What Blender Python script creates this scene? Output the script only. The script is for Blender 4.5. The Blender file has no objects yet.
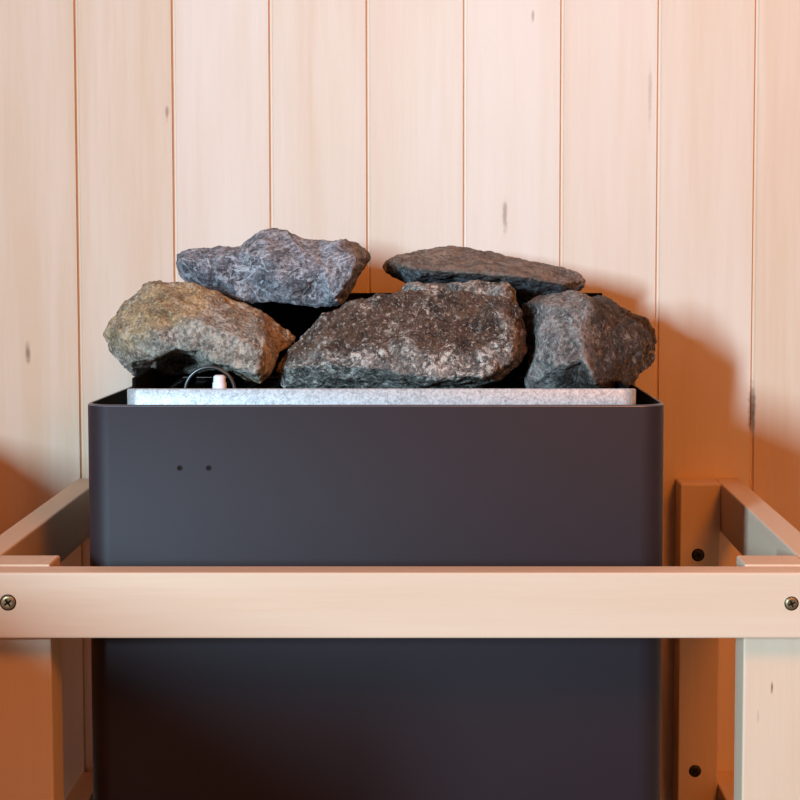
import bpy, bmesh, math, random
from mathutils import Vector, noise
from mathutils.geometry import delaunay_2d_cdt

S = bpy.context.scene
COL = S.collection
R = math.radians

# ------------------------------------------------------------------ camera
CZ = 0.90                      # camera height
PITCH = R(3.35)
F = 1500.0                     # focal length in pixels of the 800 px frame
PX, PY = 440.0, 307.8          # principal point
cam_d = bpy.data.cameras.new('camera')
cam = bpy.data.objects.new('camera', cam_d)
COL.objects.link(cam)
cam.location = (0, 0, CZ)
cam.rotation_euler = (math.pi/2 - PITCH, 0, 0)
cam_d.sensor_width = 36
cam_d.lens = F/800*36
cam_d.shift_x = (400-PX)/800
cam_d.shift_y = (PY-400)/800
cam_d.clip_start = 0.01
S.camera = cam

# ------------------------------------------------------------------ world, lights, exposure
w = bpy.data.worlds.new('world'); S.world = w
w.use_nodes = True
bg = w.node_tree.nodes['Background']
bg.inputs[0].default_value = (1.0, 0.50, 0.28, 1)
bg.inputs[1].default_value = 0.05

def area(name, loc, target, size, power, colr, shape='DISK', size_y=None):
    l = bpy.data.lights.new(name, 'AREA')
    l.shape = shape; l.size = size
    if size_y: l.size_y = size_y
    l.energy = power; l.color = colr; # l.energy = power; l.color = colr
    o = bpy.data.objects.new(name, l); COL.objects.link(o)
    o.location = loc
    o.rotation_euler = (Vector(target)-Vector(loc)).to_track_quat('-Z', 'Y').to_euler()
    return o
area('key_light', (-2.28, -2.75, 1.56), (0.3, 1.3, 0.9), 0.32, 322, (0.48, 0.775, 1.0), 'RECTANGLE', 0.85)
area('warm_fill_light', (0.70, -0.30, 1.90), (0.05, 1.3, 0.7), 0.55, 16, (1.0, 0.285, 0.02))  # unseen warm fill, added to turn the shaded areas orange

S.view_settings.view_transform = 'Standard'
S.view_settings.look = 'None'
S.view_settings.gamma = 1
S.view_settings.use_curve_mapping = False
S.view_settings.exposure = 0.0

# ------------------------------------------------------------------ helpers
def at(px, py, d):
    """world point seen at pixel (px,py) of the photograph at depth y = d"""
    u = (px-PX)/F; v = (py-PY)/F
    c, s = math.cos(PITCH), math.sin(PITCH)
    dy = c - v*s
    dz = -s - v*c
    t = d/dy
    return Vector((u*t, d, CZ + dz*t))

def X(px, d): return at(px, 400, d).x
def Z(py, d): return at(PX, py, d).z

def tag(o, label=None, cat=None, group=None, kind=None):
    if label: o['label'] = label
    if cat: o['category'] = cat
    if group: o['group'] = group
    if kind: o['kind'] = kind
    return o

def empty(name, loc):
    o = bpy.data.objects.new(name, None); COL.objects.link(o)
    o.location = loc; o.empty_display_size = 0.05
    bpy.context.view_layer.update()
    return o

def link(name, bm, mats, parent=None, smooth=False):
    me = bpy.data.meshes.new(name)
    bm.to_mesh(me); bm.free()
    if not isinstance(mats, (list, tuple)): mats = [mats]
    for m in mats: me.materials.append(m)
    if smooth:
        for p in me.polygons: p.use_smooth = True
    o = bpy.data.objects.new(name, me); COL.objects.link(o)
    if parent is not None:
        o.parent = parent
        o.matrix_parent_inverse = parent.matrix_world.inverted()
    return o

def box(bm, x0, x1, y0, y1, z0, z1, bev=0.0, seg=2, mi=0):
    r = bmesh.ops.create_cube(bm, size=1.0)
    vs = r['verts']
    for v in vs:
        v.co = Vector((x0 if v.co.x < 0 else x1, y0 if v.co.y < 0 else y1, z0 if v.co.z < 0 else z1))
    es = set(e for v in vs for e in v.link_edges)
    fs = set(f for v in vs for f in v.link_faces)
    for f in fs: f.material_index = mi
    if bev > 0:
        bmesh.ops.bevel(bm, geom=list(es), offset=bev, segments=seg, affect='EDGES', profile=0.5)

# ------------------------------------------------------------------ materials
class NT:
    def __init__(s, name):
        s.m = bpy.data.materials.new(name); s.m.use_nodes = True
        s.t = s.m.node_tree; s.n = s.t.nodes
        s.b = s.n['Principled BSDF']
    def new(s, typ, **kw):
        n = s.n.new(typ)
        for k, v in kw.items(): setattr(n, k, v)
        return n
    def set(s, sock, val):
        if hasattr(val, 'is_linked'): s.t.links.new(val, sock)
        else: sock.default_value = val
    def math(s, op, a, b=0.0, c=None):
        n = s.new('ShaderNodeMath', operation=op)
        s.set(n.inputs[0], a); s.set(n.inputs[1], b)
        if c is not None: s.set(n.inputs[2], c)
        return n.outputs[0]
    def noise(s, vec, scale, detail=4, rough=0.55, dist=0.0):
        n = s.new('ShaderNodeTexNoise')
        s.set(n.inputs['Vector'], vec)
        n.inputs['Scale'].default_value = scale; n.inputs['Detail'].default_value = detail
        n.inputs['Roughness'].default_value = rough; n.inputs['Distortion'].default_value = dist
        return n.outputs['Fac']
    def mapv(s, vec, scale=(1,1,1), loc=(0,0,0)):
        n = s.new('ShaderNodeMapping')
        s.set(n.inputs['Vector'], vec)
        n.inputs['Scale'].default_value = scale; n.inputs['Location'].default_value = loc
        return n.outputs[0]
    def ramp(s, fac, stops):
        n = s.new('ShaderNodeValToRGB')
        el = n.color_ramp.elements
        while len(el) < len(stops): el.new(0.5)
        for e, (p, c) in zip(el, stops):
            e.position = p; e.color = (*c, 1) if len(c) == 3 else c
        s.set(n.inputs[0], fac)
        return n.outputs[0]
    def mix(s, fac, a, b, typ='MIX'):
        n = s.new('ShaderNodeMix', data_type='RGBA', blend_type=typ)
        s.set(n.inputs[0], fac)
        s.set(n.inputs[6], a if hasattr(a, 'is_linked') else (*a, 1))
        s.set(n.inputs[7], b if hasattr(b, 'is_linked') else (*b, 1))
        return n.outputs[2]
    def bump(s, h, strength, dist):
        n = s.new('ShaderNodeBump')
        n.inputs['Strength'].default_value = strength; n.inputs['Distance'].default_value = dist
        s.set(n.inputs['Height'], h)
        s.t.links.new(n.outputs[0], s.b.inputs['Normal'])
    def obj(s): return s.new('ShaderNodeTexCoord').outputs['Object']

def smoothstep(nt, x, e0, e1):
    n = nt.new('ShaderNodeMapRange', interpolation_type='SMOOTHSTEP')
    nt.set(n.inputs['Value'], x)
    n.inputs['From Min'].default_value = e0; n.inputs['From Max'].default_value = e1
    return n.outputs[0]

W_LIGHT = (0.84, 0.665, 0.54)
W_DARK = (0.72, 0.48, 0.31)

def wood(name, axis, light=W_LIGHT, dark=W_DARK, knots=(), board=None, seed=0.0, rough=0.5):
    """axis: grain direction 0/1/2; knots: (x, z, halfwidth, halfheight, strength) in metres; board: (x0, width)"""
    t = NT(name)
    co = t.obj()
    sc = [1.0, 1.0, 1.0]; sc[axis] = 0.055
    off = (seed, seed*1.7, seed*0.6)
    if board:
        sep = t.new('ShaderNodeSeparateXYZ'); t.set(sep.inputs[0], co)
        idx = t.math('FLOOR', t.math('DIVIDE', t.math('SUBTRACT', sep.outputs[0], board[0]), board[1]))
        wn = t.new('ShaderNodeTexWhiteNoise', noise_dimensions='1D')
        t.set(wn.inputs['W'], t.math('ADD', idx, 3.37))
        # the eleven boards around the heater keep the tone they have; further boards vary at random
        tn = t.new('ShaderNodeValToRGB'); tn.color_ramp.interpolation = 'CONSTANT'
        tones = [.55, .76, .78, .38, .55, .46, .22, .42, .58, .72, .60]
        el = tn.color_ramp.elements
        while len(el) < len(tones): el.new(0.5)
        for k_, (e_, v_) in enumerate(zip(el, tones)):
            e_.position = k_/len(tones); e_.color = (v_, v_, v_, 1)
        t.set(tn.inputs[0], t.math('DIVIDE', t.math('ADD', idx, 2.5), float(len(tones))))
        far = t.math('GREATER_THAN', t.math('ABSOLUTE', t.math('SUBTRACT', idx, 3.0)), 5.5)
        mixf = t.new('ShaderNodeMix', data_type='FLOAT')
        t.set(mixf.inputs[0], far); t.set(mixf.inputs[2], tn.outputs[0]); t.set(mixf.inputs[3], wn.outputs[0])
        tone = t.math('MULTIPLY', t.math('SUBTRACT', mixf.outputs[0], 0.5), 0.68)
        cmb = t.new('ShaderNodeCombineXYZ')
        t.set(cmb.inputs[1], t.math('MULTIPLY', wn.outputs[0], 37.0))
        t.set(cmb.inputs[2], t.math('MULTIPLY', wn.outputs[0], 11.0))
        va = t.new('ShaderNodeVectorMath', operation='ADD')
        t.set(va.inputs[0], co); t.set(va.inputs[1], cmb.outputs[0])
        gv = va.outputs[0]
    else:
        gv = co
    g = t.mapv(gv, sc, off)
    n1 = t.noise(g, 26, 3, 0.5, 0.6)
    n2 = t.noise(g, 150, 4, 0.6, 0.2)
    sc3 = [1.0, 1.0, 1.0]; sc3[axis] = 0.25
    n3 = t.noise(t.mapv(gv, sc3, off), 7, 2, 0.5)
    f = t.math('ADD', t.math('MULTIPLY', n1, 0.55), t.math('ADD', t.math('MULTIPLY', n2, 0.25), t.math('MULTIPLY', n3, 0.35)))
    if board:
        f = t.math('ADD', f, tone)
    c = t.ramp(f, [(0.34, light), (0.60, tuple(0.55*a+0.45*b for a, b in zip(light, dark))), (0.86, dark)])
    if knots:
        sep2 = t.new('ShaderNodeSeparateXYZ'); t.set(sep2.inputs[0], co)
        wob = t.math('MULTIPLY', t.math('SUBTRACT', t.noise(co, 160, 2), 0.5), 0.9)
        for (kx, kz, hx, hz, st) in knots:
            dx = t.math('DIVIDE', t.math('SUBTRACT', sep2.outputs[0], kx), hx)
            dz = t.math('DIVIDE', t.math('SUBTRACT', sep2.outputs[2], kz), hz)
            r = t.math('SQRT', t.math('ADD', t.math('MULTIPLY', dx, dx), t.math('MULTIPLY', dz, dz)))
            r = t.math('ADD', r, wob)
            k = t.math('MULTIPLY', t.math('SUBTRACT', 1.0, smoothstep(t, r, 0.15, 1.0)), st)
            c = t.mix(k, c, (0.16, 0.055, 0.02))
    t.set(t.b.inputs['Base Color'], c)
    t.b.inputs['Roughness'].default_value = rough
    t.b.inputs['Specular IOR Level'].default_value = 0.3
    t.bump(n2, 0.12, 0.002)
    return t.m

def metal_dark(name, base, rough, metallic=0.0, spec=0.5, grain=0.0):
    t = NT(name)
    co = t.obj()
    n = t.noise(co, 900, 2)
    t.set(t.b.inputs['Base Color'], t.mix(n, tuple(c*0.93 for c in base), tuple(c*1.07 for c in base)))
    t.b.inputs['Roughness'].default_value = rough
    t.b.inputs['Metallic'].default_value = metallic
    t.b.inputs['Specular IOR Level'].default_value = spec
    if grain: t.bump(n, grain, 0.0004)
    return t.m

def galvanised(name):
    t = NT(name)
    co = t.obj()
    a = t.noise(co, 700, 3, 0.7)
    v = t.new('ShaderNodeTexVoronoi'); t.set(v.inputs['Vector'], co); v.inputs['Scale'].default_value = 420
    f = t.math('ADD', t.math('MULTIPLY', a, 0.8), t.math('MULTIPLY', v.outputs['Color'], 0.2))
    c = t.ramp(f, [(0.30, (0.26, 0.26, 0.27)), (0.48, (0.46, 0.455, 0.45)), (0.62, (0.60, 0.59, 0.58))])
    t.set(t.b.inputs['Base Color'], c)
    t.b.inputs['Roughness'].default_value = 0.42
    t.b.inputs['Metallic'].default_value = 0.25
    t.bump(a, 0.25, 0.0006)
    return t.m

def stone(name, fresh, fresh_d, worn, worn_d, vein, vein_amt, seed, scale=1.0, rough=0.62, pale=0.4, tone=1.25):
    """two natural tones chosen by the 'worn' attribute of the mesh (weathered rind against fresh fracture)"""
    fresh, fresh_d, worn, worn_d, vein = [tuple(min(.9, v*tone) for v in c) for c in (fresh, fresh_d, worn, worn_d, vein)]
    t = NT(name)
    co = t.mapv(t.obj(), (scale,)*3, (seed, seed*2.1, seed*0.7))
    att = t.new('ShaderNodeAttribute', attribute_name='worn')
    w_ = t.math('ADD', att.outputs['Fac'], t.math('MULTIPLY', t.math('SUBTRACT', t.noise(co, 42, 5, 0.65), 0.5), 0.75))
    w_ = smoothstep(t, w_, 0.3, 0.7)
    n_mid = t.noise(co, 75, 6, 0.7, 0.4)
    n_fine = t.noise(co, 380, 4, 0.7)
    n_big = t.noise(co, 18, 4, 0.6)
    f = t.math('ADD', t.math('MULTIPLY', n_mid, 0.5), t.math('ADD', t.math('MULTIPLY', n_fine, 0.45), t.math('MULTIPLY', n_big, 0.15)))
    cf = t.ramp(f, [(0.465, fresh_d), (0.55, fresh), (0.64, tuple(min(1, c*2.1) for c in fresh))])
    cw = t.ramp(f, [(0.465, worn_d), (0.55, worn), (0.65, tuple(min(1, c*2.0) for c in worn))])
    c = t.mix(w_, cf, cw)
    # pale scratches, crystals and scuffed patches
    ns = t.noise(co, 190, 8, 0.8, 0.5)
    patch = smoothstep(t, t.math('ADD', t.noise(co, 34, 5, 0.65, 0.5), t.math('MULTIPLY', t.math('SUBTRACT', 0.6, w_), 0.12)), 0.46, 0.60)
    sp = t.math('MULTIPLY', t.math('MULTIPLY', smoothstep(t, ns, 0.50, 0.57), patch), pale)
    c = t.mix(sp, c, vein)
    cr = t.math('MULTIPLY', smoothstep(t, t.noise(co, 430, 5, 0.75, 0.8), 0.565, 0.63), 0.75*pale)
    c = t.mix(cr, c, vein)
    # veins
    nv = t.noise(co, 13, 5, 0.55, 1.2)
    vline = t.math('SUBTRACT', 1.0, smoothstep(t, t.math('ABSOLUTE', t.math('SUBTRACT', nv, 0.5)), 0.0, 0.009))
    c = t.mix(t.math('MULTIPLY', vline, vein_amt), c, vein)
    # paler edges from the real shape: pointiness
    geo = t.new('ShaderNodeNewGeometry')
    edge = smoothstep(t, geo.outputs['Pointiness'], 0.54, 0.66)
    c = t.mix(t.math('MULTIPLY', edge, 0.35), c, vein)
    t.set(t.b.inputs['Base Color'], c)
    t.b.inputs['Roughness'].default_value = rough
    t.b.inputs['Specular IOR Level'].default_value = 0.45
    h = t.math('ADD', t.math('MULTIPLY', n_mid, 0.7), t.math('MULTIPLY', n_fine, 0.4))
    t.bump(h, 1.0, 0.008)
    return t.m

WALL_D = 1.366
GX0 = at(75.5, 0, WALL_D).x
BW = (at(757.3, 0, WALL_D).x - GX0)/7.0      # width of one board
kn = []
for (px, py, hx, hz, st) in [(28, 353, 4, 15, .75), (505, 215, 3.5, 24, .5), (752, 410, 5, 34, .85), (167, 112, 2.5, 10, .55),
                             (533, 16, 2, 8, .45), (650, 95, 2.5, 40, .25)]:
    p = at(px, py, WALL_D)
    kn.append((p.x, p.z, hx*WALL_D/F, hz*WALL_D/F, st))
M_WALL = wood('wall_spruce', 2, knots=kn, board=(GX0, BW))
B_LIGHT, B_DARK = (0.79, 0.58, 0.42), (0.68, 0.44, 0.28)
M_BEAM_X = wood('beam_spruce_long', 0, B_LIGHT, B_DARK, seed=2.0)
M_BEAM_Y = wood('beam_spruce_deep', 1, B_LIGHT, B_DARK, seed=5.0)
kp = [(at(772, 688, 1.02), 1.6, 9, .85), (at(758, 716, 1.02), 2, 10, .2)]
M_BEAM_Z = wood('beam_spruce_upright', 2, B_LIGHT, B_DARK, seed=8.0, knots=[(p.x, p.z, hx/F, hz/F, st) for p, hx, hz, st in kp])
M_ROOM = wood('aged_cedar', 2, (0.42, 0.20, 0.075), (0.30, 0.13, 0.045), seed=3.0)
M_FLOOR = wood('floor_duckboard', 1, (0.20, 0.10, 0.045), (0.13, 0.06, 0.025), seed=4.0)
M_SHELL = metal_dark('shell_charcoal_steel', (0.026, 0.016, 0.0185), 0.54, 0.0, 0.24)
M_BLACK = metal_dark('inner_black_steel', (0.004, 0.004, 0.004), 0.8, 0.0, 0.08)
M_EDGE = metal_dark('shell_edge_steel', (0.16, 0.155, 0.17), 0.35, 0.6)
M_GALV = galvanised('galvanised_speckle')
M_ELEM = metal_dark('element_tube', (0.09, 0.087, 0.085), 0.35, 0.8)
M_CERAM = metal_dark('white_ceramic', (0.80, 0.80, 0.84), 0.35)
M_SCREW = metal_dark('screw_brass', (0.36, 0.25, 0.13), 0.38, 0.8)
M_HOLE_SHADE = metal_dark('recess_shade', (0.012, 0.008, 0.006), 0.8, 0.0, 0.1)  # near-black colour stands for shade in holes, slots and countersinks
M_BOLT = metal_dark('bolt_dark_steel', (0.04, 0.025, 0.018), 0.5, 0.5)

# ------------------------------------------------------------------ room
X_L, X_R, Y_F, CEIL = -1.90, 1.30, -1.80, 2.20
def board_wall(name, p0, p1, z0, z1, start, bwid, mat, nrm):
    """tongue-and-groove panelling from p0 to p1 (plan points), V-grooves cut into its face; nrm points into the room"""
    bm = bmesh.new()
    p0 = Vector(p0); p1 = Vector(p1); nrm = Vector(nrm)
    L = (p1-p0).length; dr = (p1-p0)/L
    g = 0.0021; dep = 0.0028
    prof = [(0, 0)]
    s = start
    while s < L:
        if s > 0.01 and s < L-0.01:
            prof += [(s-g, 0), (s-g*0.45, -dep), (s+g*0.45, -dep), (s+g, 0)]
        s += bwid
    prof.append((L, 0))
    lo, hi = [], []
    for (a, h) in prof:
        q = p0 + dr*a + nrm*h
        lo.append(bm.verts.new((q.x, q.y, z0))); hi.append(bm.verts.new((q.x, q.y, z1)))
    for i in range(len(prof)-1):
        bm.faces.new((lo[i], lo[i+1], hi[i+1], hi[i]))
    # solid back
    q0 = p0 - nrm*0.02; q1 = p1 - nrm*0.02
    b = [bm.verts.new((q0.x, q0.y, z0)), bm.verts.new((q1.x, q1.y, z0)), bm.verts.new((q1.x, q1.y, z1)), bm.verts.new((q0.x, q0.y, z1))]
    bm.faces.new((b[3], b[2], b[1], b[0]))
    bm.faces.new((lo[0], hi[0], b[3], b[0])); bm.faces.new((lo[-1], b[1], b[2], hi[-1]))
    bmesh.ops.recalc_face_normals(bm, faces=bm.faces)
    o = link(name, bm, mat)
    return tag(o, kind='structure')

start = (GX0 - X_L) % BW
board_wall('wall_back', (X_L, WALL_D, 0), (X_R, WALL_D, 0), 0, CEIL, start, BW, M_WALL, (0, -1, 0))
board_wall('wall_left', (X_L, Y_F, 0), (X_L, WALL_D, 0), 0, CEIL, 0.05, BW, M_ROOM, (1, 0, 0))
board_wall('wall_right', (X_R, Y_F, 0), (X_R, WALL_D, 0), 0, CEIL, 0.05, BW, M_ROOM, (-1, 0, 0))
bm = bmesh.new(); box(bm, X_L-.02, X_R+.02, Y_F, WALL_D+.02, -0.03, 0); tag(link('floor', bm, M_FLOOR), kind='structure')
bm = bmesh.new(); box(bm, X_L-.02, X_R+.02, Y_F, WALL_D+.02, CEIL, CEIL+0.03); tag(link('ceiling', bm, M_ROOM), kind='structure')

# slatted bench along the left wall, outside the frame; it shades the lower left of the picture
bench = empty('sauna_bench', (-1.17, 0.85, 0))
tag(bench, 'slatted pale wood sauna bench along the left wall', 'bench')
BZ = 0.718
for k in range(12):
    bm = bmesh.new(); x1 = -0.455 - k*0.115
    box(bm, x1-0.106, x1, 0.30, WALL_D-0.002, BZ-0.026, BZ, 0.003)
    link('seat_slat', bm, M_BEAM_Y, bench)
bm = bmesh.new(); box(bm, -0.485, -0.460, 0.32, WALL_D-0.004, BZ-0.30, BZ-0.026, 0.003); link('front_board', bm, M_BEAM_Y, bench)
for yy in (0.32, WALL_D-0.050):
    for xx in (-0.531, -1.83):
        bm = bmesh.new(); box(bm, xx, xx+0.045, yy, yy+0.045, 0, BZ-0.026, 0.003); link('leg', bm, M_BEAM_Z, bench)

# ------------------------------------------------------------------ heater
HD = 1.07                                  # depth of heater front
rim_z = Z(405, HD)
hx0, hx1 = at(87, 480, HD+0.012).x, at(664.5, 480, HD+0.012).x
HB = WALL_D - 0.03                         # back of the shell
def rrect(x0, x1, y0, y1, r, seg=8):
    pts = []
    for (cx, cy, a0) in ((x1-r, y0+r, -90), (x1-r, y1-r, 0), (x0+r, y1-r, 90), (x0+r, y0+r, 180)):
        for k in range(seg+1):
            a = R(a0 + 90*k/seg)
            pts.append((cx+r*math.cos(a), cy+r*math.sin(a)))
    return pts

def ring_wall(bm, outer, inner, z0, z1, bev=0.0, mi=0, mi_top=0, mi_in=0, fall=0.0):
    n = len(outer)
    lv = []
    rings = [(outer, z0), (outer, z1-bev)]
    if bev: rings += [([(o[0]*.7+i[0]*.3, o[1]*.7+i[1]*.3) for o, i in zip(outer, inner)], z1)]
    else: rings += []
    rings += [(inner, z1 if not bev else z1), (inner, z0)]
    for pts, z in rings:
        lv.append([bm.verts.new((p[0], p[1], z)) for p in pts])
    for j in range(len(lv)):
        a, b = lv[j], lv[(j+1) % len(lv)]
        for i in range(n):
            f = bm.faces.new((a[i], a[(i+1) % n], b[(i+1) % n], b[i]))
            f.smooth = True
            last = len(lv)-1
            f.material_index = mi_in if j == last-1 else (mi if j in (0, last) else mi_top)
    for v in bm.verts:
        if fall and v.co.z > (z0+z1)/2: v.co.z -= fall*(v.co.y-min(p[1] for p in outer))
    bmesh.ops.recalc_face_normals(bm, faces=bm.faces)

heater = empty('sauna_heater', ((hx0+hx1)/2, (HD+HB)/2, 0))
tag(heater, 'charcoal steel sauna heater box standing against the panelled wall and filled with stones', 'heater')
bm = bmesh.new()
SH = 0.05
ring_wall(bm, rrect(hx0, hx1, HD, HB, 0.020), rrect(hx0+.003, hx1-.003, HD+.003, HB-.003, 0.017), SH, rim_z, 0.0012, 0, 1, 2, 0.03)
shell = link('shell', bm, [M_SHELL, M_EDGE, M_BLACK], heater)
bm = bmesh.new(); box(bm, hx0+.004, hx1-.004, HD+.004, HB-.004, SH+0.002, SH+0.012); link('bottom_plate', bm, M_BLACK, heater)
for xx in (hx0+.03, hx1-.07):
    for yy in (HD+.03, HB-.07):
        bm = bmesh.new(); box(bm, xx, xx+.04, yy, yy+.04, 0, SH+.004, .003); link('foot', bm, M_BLACK, heater)
for yy in (0.30, 0.62):
    bm = bmesh.new(); box(bm, -0.13, 0.04, HB-.001, WALL_D-.0005, yy, yy+.05, .002); link('wall_bracket', bm, M_BLACK, heater)
# two small holes on the front sheet: raised lips, dark discs stand for their shade
for px in (179.5, 208.5):
    p = at(px, 468, HD)
    bm = bmesh.new()
    n = 16
    rings = []
    for (r_, y_) in ((0.0021, 0.0000), (0.0019, -0.0006), (0.0014, -0.0006), (0.0012, -0.0002)):
        rings.append([bm.verts.new((p.x+r_*math.cos(2*math.pi*k/n), HD+y_, p.z+r_*math.sin(2*math.pi*k/n))) for k in range(n)])
    for j in range(3):
        for k in range(n):
            f = bm.faces.new((rings[j][k], rings[j][(k+1) % n], rings[j+1][(k+1) % n], rings[j+1][k])); f.smooth = True
            f.material_index = 0 if j < 2 else 1
    f = bm.faces.new(rings[3]); f.material_index = 1
    bmesh.ops.recalc_face_normals(bm, faces=bm.faces)
    o = link('screw_hole', bm, [M_SHELL, M_HOLE_SHADE], heater)
    tag(o, 'small dark screw hole')

# pale speckled inner tray rim
TD = 1.088
tx0, tx1 = X(126.5, TD+.008), X(636.5, TD+.008)
tray_z = Z(388.5, TD)
bm = bmesh.new()
ring_wall(bm, rrect(tx0, tx1, TD, HB-.03, 0.012), rrect(tx0+.0025, tx1-.0025, TD+.0025, HB-.0325, 0.0095), rim_z-0.05, tray_z, 0.001, 0, 0, 0, 0.12)
o = link('tray_rim', bm, M_GALV, heater); tag(o, 'pale speckled galvanised rim')
# grate that carries the stones
GZ = tray_z - 0.014
bm = bmesh.new()
box(bm, tx0+.003, tx1-.003, TD+.003, HB-.033, GZ-.008, GZ-.004)
k = tx0+.012
while k < tx1-.012:
    box(bm, k, k+.006, TD+.004, HB-.034, GZ-.004, GZ)
    k += 0.02
link('grate', bm, M_BLACK, heater)
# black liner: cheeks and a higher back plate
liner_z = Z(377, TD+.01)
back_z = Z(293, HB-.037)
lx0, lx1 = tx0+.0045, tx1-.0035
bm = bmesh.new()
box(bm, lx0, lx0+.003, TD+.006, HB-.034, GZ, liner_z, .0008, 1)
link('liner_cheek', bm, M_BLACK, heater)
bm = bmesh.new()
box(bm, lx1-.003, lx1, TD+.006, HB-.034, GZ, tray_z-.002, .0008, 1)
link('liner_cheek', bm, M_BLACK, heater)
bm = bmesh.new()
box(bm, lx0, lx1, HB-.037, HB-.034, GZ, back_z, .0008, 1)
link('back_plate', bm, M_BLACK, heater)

def tube(bm, pts, r, n=12):
    rings = []
    for i, p in enumerate(pts):
        a = pts[max(i-1, 0)]; b = pts[min(i+1, len(pts)-1)]
        tg = (b-a).normalized()
        u = tg.cross(Vector((0, 1, 0))); 
        if u.length < 1e-4: u = Vector((1, 0, 0))
        u.normalize(); v = tg.cross(u)
        rings.append([bm.verts.new(p + u*r*math.cos(2*math.pi*k/n) + v*r*math.sin(2*math.pi*k/n)) for k in range(n)])
    for i in range(len(rings)-1):
        for k in range(n):
            f = bm.faces.new((rings[i][k], rings[i][(k+1) % n], rings[i+1][(k+1) % n], rings[i+1][k])); f.smooth = True
    bm.faces.new(rings[0]); bm.faces.new(rings[-1])
    bmesh.ops.recalc_face_normals(bm, faces=bm.faces)

# heating element loop under the left stone
c = at(210, 392, TD+.020)
rr = 0.0185
bm = bmesh.new()
zz = GZ + 0.001
pts = [Vector((c.x-rr, c.y, zz))] + [Vector((c.x+rr*math.cos(a), c.y, c.z+rr*math.sin(a))) for a in [math.pi - math.pi*k/20 for k in range(21)]] + [Vector((c.x+rr, c.y, zz))]
tube(bm, pts, 0.0014)
o = link('heating_element', bm, M_ELEM, heater); tag(o, 'dark bent heating element tube')
p = at(219.5, 388, TD+.016)
bm = bmesh.new()
top = at(219.5, 375, TD+.016).z
n = 16; rings = []
for (r_, z_) in ((.0052, GZ), (.0052, top-.006), (.0046, top-.0055), (.0044, top-.001), (.0030, top), (0.0001, top)):
    rings.append([bm.verts.new((p.x+r_*math.cos(2*math.pi*k/n), p.y+r_*math.sin(2*math.pi*k/n), z_)) for k in range(n)])
for j in range(len(rings)-1):
    for k in range(n):
        f = bm.faces.new((rings[j][k], rings[j][(k+1) % n], rings[j+1][(k+1) % n], rings[j+1][k])); f.smooth = True
bmesh.ops.recalc_face_normals(bm, faces=bm.faces)
o = link('sensor_cap', bm, M_CERAM, heater); tag(o, 'white ceramic cap')

# ------------------------------------------------------------------ wooden guard rail
guard = empty('guard_rail', (-0.02, 1.18, 0))
tag(guard, 'pale wooden guard rail with posts fencing in the heater', 'guard rail')
top_z = Z(564.5, 1.02)
PXL = (at(52, 700, 1.02).x, at(52, 700, 1.02).x-0.042)      # left post inner / outer x
PXR = (at(743, 700, 1.02).x, at(743, 700, 1.02).x+0.043)
def beam(name, x0, x1, y0, y1, z0, z1, mat, bev=0.0013):
    bm = bmesh.new(); box(bm, min(x0, x1), max(x0, x1), y0, y1, z0, z1, bev, 2)
    return link(name, bm, mat, guard)
beam('post', PXL[0], PXL[1], 1.02, 1.049, 0, top_z, M_BEAM_Z)
post_fr = beam('post', PXR[0], PXR[1], 1.02, 1.049, 0, top_z, M_BEAM_Z)
beam('post', PXL[0], PXL[1], WALL_D-.0305, WALL_D-.0005, 0, top_z, M_BEAM_Z)
post_br = beam('post', PXR[0]+.0065, PXR[1], WALL_D-.0305, WALL_D-.0005, 0, top_z, M_BEAM_Z)
rz0, rz1 = Z(638.5, 1.0), Z(566, 1.02)
fr = beam('front_rail', PXL[1]-.022, PXR[1]+.022, 1.0, 1.02, rz0, rz1, M_BEAM_X)
beam('front_rail', PXL[1]-.022, PXR[1]+.022, 1.0, 1.02, 0.30, 0.344, M_BEAM_X)
SR_H = 0.044
beam('side_rail', PXL[1]-.0215, PXL[1], 1.0205, WALL_D-.0005, top_z-SR_H, top_z, M_BEAM_Y)
beam('side_rail', PXR[1], PXR[1]+.0215, 1.0205, WALL_D-.0005, top_z-SR_H, top_z, M_BEAM_Y)
lz = Z(784, 1.335)
beam('side_rail', PXL[1]-.0215, PXL[1], 1.0205, WALL_D-.0005, lz-SR_H, lz, M_BEAM_Y)
beam('side_rail', PXR[1], PXR[1]+.0215, 1.0205, WALL_D-.0005, lz-SR_H, lz, M_BEAM_Y)

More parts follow.
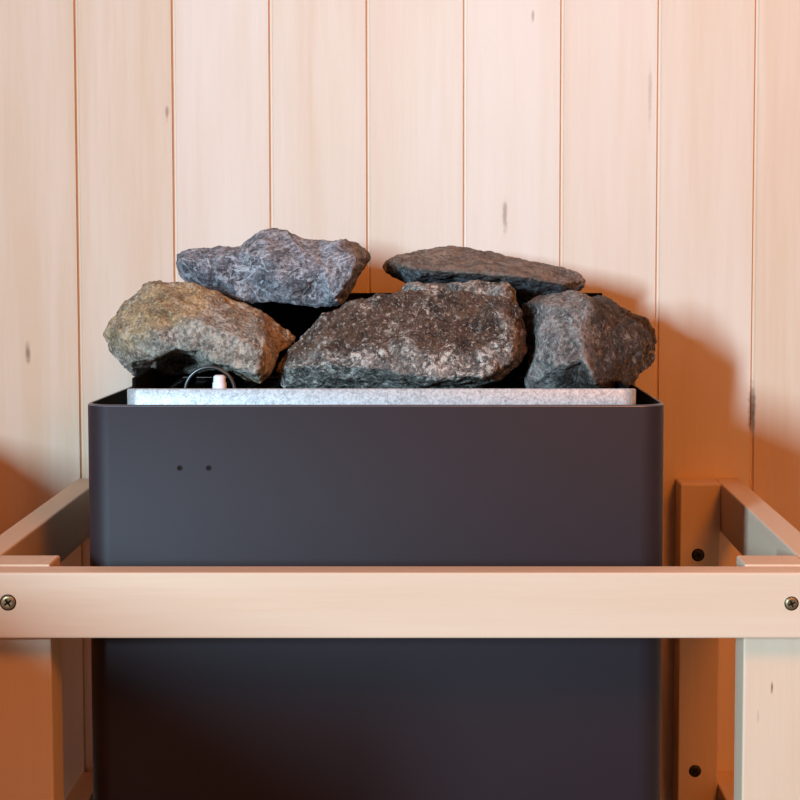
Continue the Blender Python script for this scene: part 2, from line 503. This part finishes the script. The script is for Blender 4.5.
def screw(name, p, r, mat, dark, parent, rot, label):
    """countersunk cross-head screw, facing -y"""
    bm = bmesh.new(); n = 28
    prof = [(1.22*r, -0.00015, 1), (1.05*r, -0.0002, 1), (1.0*r, -0.0004, 0), (0.92*r, -0.0009, 0), (0.55*r, -0.0007, 0), (0.0001, -0.0006, 0)]
    rings = [[bm.verts.new((p.x+q*math.cos(2*math.pi*k/n), p.y+y_, p.z+q*math.sin(2*math.pi*k/n))) for k in range(n)] for q, y_, _ in prof]
    for j in range(len(rings)-1):
        for k in range(n):
            f = bm.faces.new((rings[j][k], rings[j][(k+1) % n], rings[j+1][(k+1) % n], rings[j+1][k]))
            f.material_index = 1 if j == 0 else 0; f.smooth = True
    for a in (rot, rot+math.pi/2):  # cross slots: thin bars coloured dark as recess shade
        ca, sa = math.cos(a), math.sin(a)
        vs = []
        for (u, v) in ((-.62*r, -.12*r), (.62*r, -.12*r), (.62*r, .12*r), (-.62*r, .12*r)):
            vs.append((p.x+u*ca-v*sa, p.z+u*sa+v*ca))
        fr_ = [bm.verts.new((x, p.y-0.0010, z)) for x, z in vs]; bk = [bm.verts.new((x, p.y-0.0003, z)) for x, z in vs]
        f = bm.faces.new(fr_); f.material_index = 1
        for k in range(4):
            f = bm.faces.new((fr_[k], fr_[(k+1) % 4], bk[(k+1) % 4], bk[k])); f.material_index = 1
    bmesh.ops.recalc_face_normals(bm, faces=bm.faces)
    o = link(name, bm, [mat, dark], parent)
    return tag(o, label)
screw('screw', at(8, 602.5, 1.0), 0.0046, M_SCREW, M_HOLE_SHADE, fr, 0.6, 'brassy cross-head screw')
screw('screw', at(791.5, 603.5, 1.0), 0.0040, M_SCREW, M_HOLE_SHADE, fr, 0.4, 'brassy cross-head screw')
screw('bolt', at(698, 555, WALL_D-.0305), 0.0048, M_BOLT, M_HOLE_SHADE, post_br, 0.3, 'dark sunken bolt head')
screw('bolt', at(695, 771, WALL_D-.0305), 0.0046, M_BOLT, M_HOLE_SHADE, post_br, 0.8, 'dark sunken bolt head')

# ------------------------------------------------------------------ stones
def rock(name, d, outline, inner, back, mat, seed, rough=1.0, label='', back_push=0.6, levels=4, ridges=(), bigamp=0.0014, worn0=0.5):
    """outline: (px,py[,dy[,worn]]) around the stone as the photo shows it; inner: (px,py,dy,worn) corners of its front facets;
    back: thickness behind the outline plane in metres"""
    ol = [tuple(p) + (0.0, worn0)[len(p)-2:] if len(p) < 4 else tuple(p) for p in outline]
    P2 = [Vector((p[0], -p[1])) for p in ol] + [Vector((p[0], -p[1])) for p in inner]
    n = len(ol)
    edges = [(i, (i+1) % n) for i in range(n)]
    for rd in ridges: edges += [(n+a, n+b) for a, b in zip(rd, rd[1:])]     # sharp ridges stay edges of the mesh
    vo, eo, fo, ov, oe, of = delaunay_2d_cdt(P2, edges, [], 1, 1e-4)
    src = [o_[0] if o_ else 0 for o_ in ov]
    data = ol + [tuple(p) for p in inner]
    V, W = [], []
    for i, q in enumerate(vo):
        dd = data[src[i]]
        V.append(at(q[0], -q[1], d + dd[2])); W.append(dd[3])
    T = [tuple(f) for f in fo]
    isrim = [s < n for s in src]
    # back half: shrunken copies of the outline pushed backwards, ends in a cap
    rim = []
    order = {s: i for i, s in enumerate(src)}
    rim = [order[i] for i in range(n) if i in order]
    cen = sum((V[i] for i in rim), Vector())/len(rim)
    rnd = random.Random(seed)
    prev = rim
    for (k, push) in ((0.86, back_push), (0.5, 1.0)):
        cur = []
        for i in rim:
            p = V[i]; q = cen + (p-cen)*(k*rnd.uniform(.93, 1.05)); q.y = p.y + back*push*rnd.uniform(.85, 1.1)
            q.z -= 0.006*push
            V.append(q); W.append(W[i]); cur.append(len(V)-1)
        m = len(rim)
        for a in range(m):
            b = (a+1) % m
            T.append((prev[b], prev[a], cur[a])); T.append((prev[b], cur[a], cur[b]))
        prev = cur
    V.append(sum((V[i] for i in prev), Vector())/len(prev)); W.append(worn0)
    for a in range(len(prev)):
        b = (a+1) % len(prev); T.append((prev[b], prev[a], len(V)-1))
    # orient
    bm = bmesh.new()
    vs = [bm.verts.new(v) for v in V]
    for t in T:
        try: bm.faces.new([vs[i] for i in t])
        except ValueError: pass
    bmesh.ops.recalc_face_normals(bm, faces=bm.faces)
    bm.verts.index_update()
    T = [tuple(v.index for v in f.verts) for f in bm.faces]
    bm.free()
    # midpoint subdivision with a little relaxing after the first rounds
    for lev in range(levels):
        mid = {}; nt = []
        def mp(a, b):
            key = (a, b) if a < b else (b, a)
            if key not in mid:
                V.append((V[a]+V[b])/2); W.append((W[a]+W[b])/2); mid[key] = len(V)-1
            return mid[key]
        for (a, b, c_) in T:
            ab, bc, ca = mp(a, b), mp(b, c_), mp(c_, a)
            nt += [(a, ab, ca), (ab, b, bc), (ca, bc, c_), (ab, bc, ca)]
        T = nt
        if lev in (1, 2):
            acc = [Vector() for _ in V]; cnt = [0]*len(V)
            for (a, b, c_) in T:
                acc[a] += V[b]+V[c_]; acc[b] += V[a]+V[c_]; acc[c_] += V[a]+V[b]
                cnt[a] += 2; cnt[b] += 2; cnt[c_] += 2
            kf = 0.10 if lev == 1 else 0.14
            V = [v.lerp(acc[i]/cnt[i], kf) if cnt[i] else v for i, v in enumerate(V)]
    # normals
    N = [Vector() for _ in V]
    for (a, b, c_) in T:
        nn = (V[b]-V[a]).cross(V[c_]-V[a]); N[a] += nn; N[b] += nn; N[c_] += nn
    off = Vector((seed*3.1, seed*1.3, seed*7.7))
    for i, v in enumerate(V):
        nn = N[i].normalized()
        q = v + off*0.1
        h = (noise.noise(q*38+off)) * bigamp
        # chipped steps: quantised noise makes flaky fracture ledges
        s_ = noise.fractal(q*70+off, 1.0, 2.0, 3)
        h += (math.floor(s_*3.2)/3.2*0.55 + s_*0.45) * 0.0018*rough
        cl = noise.cell(q*95+Vector((noise.noise(q*60)*.6, noise.noise(q*60+off)*.6, 0)))
        h += (cl-0.5)*0.0007*rough
        h += noise.fractal(q*240+off, 0.9, 2.1, 4)*0.0007*rough
        V[i] = v + nn*(h + 0.0010)
    lo = min(V, key=lambda v: v.z)
    base = Vector((cen.x, cen.y + back*.3, lo.z))
    me = bpy.data.meshes.new(name)
    me.from_pydata([v-base for v in V], [], T)
    at_ = me.attributes.new('worn', 'FLOAT', 'POINT')
    at_.data.foreach_set('value', W)
    me.materials.append(mat)
    for p in me.polygons: p.use_smooth = True
    me.update()
    o = bpy.data.objects.new(name, me); COL.objects.link(o)
    o.location = base
    tag(o, label, 'stone', 'sauna stones on the heater')
    return o

M_TAN = stone('stone_ochre', (0.23, 0.19, 0.15), (0.09, 0.072, 0.058), (0.33, 0.215, 0.105), (0.14, 0.085, 0.04), (0.58, 0.50, 0.41), .15, 1.0, pale=.8)
M_GREY = stone('stone_blue_grey', (0.145, 0.136, 0.145), (0.045, 0.042, 0.047), (0.13, 0.09, 0.065), (0.05, 0.035, 0.025), (0.54, 0.51, 0.52), .8, 4.0, pale=.6)
M_FLAT = stone('stone_slate', (0.070, 0.066, 0.070), (0.018, 0.018, 0.020), (0.145, 0.098, 0.070), (0.05, 0.033, 0.023), (0.44, 0.39, 0.36), .12, 9.0, pale=.5)
M_BROWN = stone('stone_brown', (0.125, 0.102, 0.086), (0.032, 0.026, 0.022), (0.072, 0.036, 0.020), (0.020, 0.009, 0.005), (0.62, 0.53, 0.45), .15, 14.0, pale=.95, rough=.5)
M_GB = stone('stone_grey_brown', (0.162, 0.128, 0.110), (0.058, 0.046, 0.040), (0.036, 0.019, 0.011), (0.008, 0.004, 0.003), (0.46, 0.40, 0.35), .15, 21.0, pale=.6)
M_DARK = stone('stone_dark_brown', (0.07, 0.05, 0.038), (0.025, 0.017, 0.012), (0.07, 0.045, 0.028), (0.025, 0.016, 0.01), (0.30, 0.22, 0.15), .2, 27.0, pale=.3)

rock('sauna_stone', 1.165,
     [(104, 335), (108, 322), (120, 309), (132, 296), (146, 284), (160, 279), (178, 281), (197, 284), (218, 293), (243, 304), (263, 313), (280, 326), (293, 338),
      (289, 346, -.01), (279, 352, -.02), (276, 364, -.03), (270, 376, -.035), (261, 385, -.035), (246, 381, -.035), (232, 373, -.03), (217, 369, .0, .2), (200, 371, .03, .0), (180, 374, .035, .0), (158, 377, .035, .0),
      (134, 375, .015, .1), (123, 366, 0, .3), (112, 352, 0, .4)],
     [(131, 363, -.02, .3), (155, 357, -.035, .2), (178, 347, -.045, .2), (197, 350, -.05, .1), (212, 362, -.05, .1), (232, 366, -.055, .1), (256, 372, -.055, .1),
      (262, 352, -.05, .2), (240, 338, -.05, .1), (200, 322, -.045, .3), (165, 310, -.035, .9), (150, 330, -.045, .6), (125, 335, -.03, .6), (195, 298, -.015, 1.0), (235, 316, -.025, .5), (265, 332, -.03, .3), (172, 362, .028, .0), (150, 368, .02, .0), (195, 362, .025, .0)],
     0.07, M_TAN, 3, 1.0, ridges=[(0, 1, 2, 3, 4, 5, 6)], label= 'tan ochre-topped stone on the left end of the heater with a hollow underneath', worn0=.6)

rock('sauna_stone', 1.215,
     [(176, 254), (181, 250), (200, 248), (222, 247), (240, 247), (247, 240), (255, 234), (263, 230), (270, 228), (284, 230), (300, 238), (320, 241), (333, 241), (341, 239), (352, 241, .01, .8), (362, 246, .03, 1), (370, 252, .04, 1.0),
      (371, 259, .04, 1.0), (366, 265, .035, .8), (360, 274, .03, .7), (353, 286, .01, .6), (346, 298, -.01, .2), (342, 305, -.03), (325, 306, -.03), (300, 304, -.03), (270, 301, -.03), (252, 303, -.025), (235, 298, -.02), (215, 292), (195, 287), (183, 281), (178, 268)],
     [(185, 262, -.012, .0), (212, 258, -.016, .1), (240, 254, -.022, .1), (234, 288, -.026, .0), (210, 274, -.022, .0), (250, 275, -.026, 0), (265, 240, -.018, 0), (272, 262, -.038, 0), (279, 282, -.046, 0), (292, 296, -.04, 0),
      (300, 250, -.025, 0), (322, 270, -.045, 0), (338, 246, -.026, .1), (355, 258, -.036, .0), (358, 265, -.034, .1), (345, 284, -.042, .0), (334, 298, -.042, 0)],
     0.085, M_GREY, 7, .9, ridges=[(12, 13, 14, 15, 16), (6, 7, 8, 9)], label= 'blue-grey peaked stone lying on top at the left, above the tan stone', worn0=.0)

rock('sauna_stone', 1.250,
     [(383, 267, 0, .5), (388, 260, 0, .9), (396, 255, 0, .9), (410, 253, .01, 1), (430, 249, .02, 1), (450, 246, .03, 1), (470, 248, .03, 1), (490, 251, .03, 1), (515, 259, .02, 1), (540, 264, .02, 1), (560, 268, .01, 1), (576, 272, 0, 1), (586, 280, 0, .6),
      (585, 288, 0, .2), (578, 293, .0, 0), (560, 294, .0, 0), (545, 298, .0, 0), (530, 300, .0, 0), (518, 297, .01, 0), (500, 291, .01, 0), (480, 286, .01, 0), (455, 285, .01, 0), (430, 284, 0, 0), (405, 281, 0, 0), (390, 275, 0, .1)],
     [(402, 265, -.02, .9), (427, 270, -.036, .7), (453, 272, -.040, .7), (485, 274, -.042, .7), (500, 274, -.042, .7), (531, 278, -.040, .7), (560, 284, -.032, .6), (576, 281, -.015, .8),
      (420, 277, -.020, 0), (470, 281, -.018, 0), (515, 288, -.014, 0), (545, 291, -.010, 0), (450, 258, -.004, 1), (505, 265, -.005, 1), (545, 272, -.008, 1), (425, 260, -.008, 1), (405, 273, -.015, .1)],
     0.075, M_FLAT, 11, .8, ridges=[(0, 1, 2, 3, 4, 5, 6, 7)], label= 'long flat slab of dark slate lying across the top at the right', worn0=.6, bigamp=.001)

rock('sauna_stone', 1.150,
     [(277, 375, 0, .2), (279, 363, 0, .5), (290, 347), (305, 332), (322, 315), (340, 306), (360, 298), (385, 293), (405, 291), (440, 291), (470, 291), (495, 295), (512, 300), (521, 314), (528, 333), (528, 346), (523, 359), (517, 367, 0, .3), (506, 377, 0, 0),
      (494, 384, 0, 0), (480, 389, 0, 0), (440, 391, 0, 0), (400, 391, 0, 0), (350, 391, 0, 0), (300, 391, 0, 0), (284, 389, 0, 0)],
     [(290, 368, -.022, .2), (325, 364, -.035, .1), (348, 367, -.04, .2), (372, 368, -.043, .1), (400, 373, -.046, .2), (440, 378, -.048, .1), (480, 376, -.044, .2), (512, 361, -.025, .4),
      (330, 379, -.02, 0), (400, 384, -.022, 0), (460, 385, -.018, 0), (320, 340, -.02, 1), (345, 330, -.022, 1), (378, 312, -.012, 1), (410, 304, -.006, 1), (385, 340, -.03, .8), (408, 345, -.040, .4), (440, 348, -.036, .8), (440, 325, -.018, 1),
      (475, 312, -.010, 1), (470, 335, -.02, 1), (500, 312, -.02, .5), (508, 330, -.026, .4), (495, 352, -.034, .4), (465, 352, -.034, .7)],
     0.05, M_BROWN, 17, 1.1, ridges=[(0, 1, 2, 3, 4, 5, 6, 7)], label= 'broad dark brown stone with pale scuffs in the front centre of the heater', worn0=.8, bigamp=.0012)

rock('sauna_stone', 1.204,
     [(401, 290), (406, 283), (425, 284), (450, 282), (490, 281), (508, 281), (514, 288), (516, 300), (524, 314), (520, 335, .01), (510, 384, .045), (450, 386, .045), (422, 362, .035), (408, 312)],
     [(425, 290, -.018, .2), (460, 287, -.016, .1), (502, 287, -.02, .1), (480, 305, -.02, .4), (505, 318, -.015, 1), (450, 322, -.012, 1), (480, 350, .03, 1)],
     0.042, M_BROWN, 23, 1.0, 'rough brown stone wedged behind the broad front stone and under the flat slab', worn0=.3)

rock('sauna_stone', 1.162,
     [(521, 303, .03, 1), (538, 297, .02, .9), (555, 293, 0, .2), (570, 292, 0, .1), (588, 296, 0, .3), (600, 299, .01, 1), (613, 308, .02, 1), (630, 319, .03, 1), (641, 325, .035, 1), (650, 335, .04, 1), (655, 346, .04, 1), (655, 358, .04, 1), (649, 368, .03, 1), (640, 375, .02, 1),
      (636, 382, .01, .9), (628, 387, .005, .8), (612, 391, 0, .8), (590, 392, 0, .6), (550, 392, 0, .4), (527, 391, 0, .2), (526, 379, 0, .2), (530, 356, .015, .6), (525, 336, .03, 1), (521, 318, .035, 1)],
     [(542, 303, -.008, .3), (541, 330, -.016, .2), (535, 358, -.016, .1), (530, 380, -.012, .1), (565, 310, -.026, 0), (590, 301, -.026, .4), (580, 330, -.036, .3), (583, 356, -.043, .4), (595, 384, -.045, .6), (560, 340, -.032, 0),
      (557, 366, -.040, .2), (540, 380, -.018, .4), (572, 384, -.014, 1), (612, 325, -.002, 1), (618, 355, -.008, 1), (615, 380, -.012, 1), (640, 346, .012, 1), (533, 318, .008, 1)],
     0.07, M_GB, 31, .9, ridges=[(0, 1, 2, 3), (5, 6, 7, 8)], label= 'grey and dark brown stone with a sharp ridge at the right end of the heater', worn0=.6, bigamp=.0012)

rock('sauna_stone', 1.258,
     [(588, 300), (598, 296), (610, 299), (628, 311), (645, 317), (655, 329), (657, 343), (650, 356), (640, 375), (630, 391), (590, 391), (580, 350)],
     [(610, 310, -.01, .5), (640, 328, -.012, .5), (620, 350, -.02, .5), (610, 380, -.015, .5)],
     0.045, M_DARK, 37, .9, 'dark brown stone mostly hidden behind the ridged stone at the right end', worn0=.5)
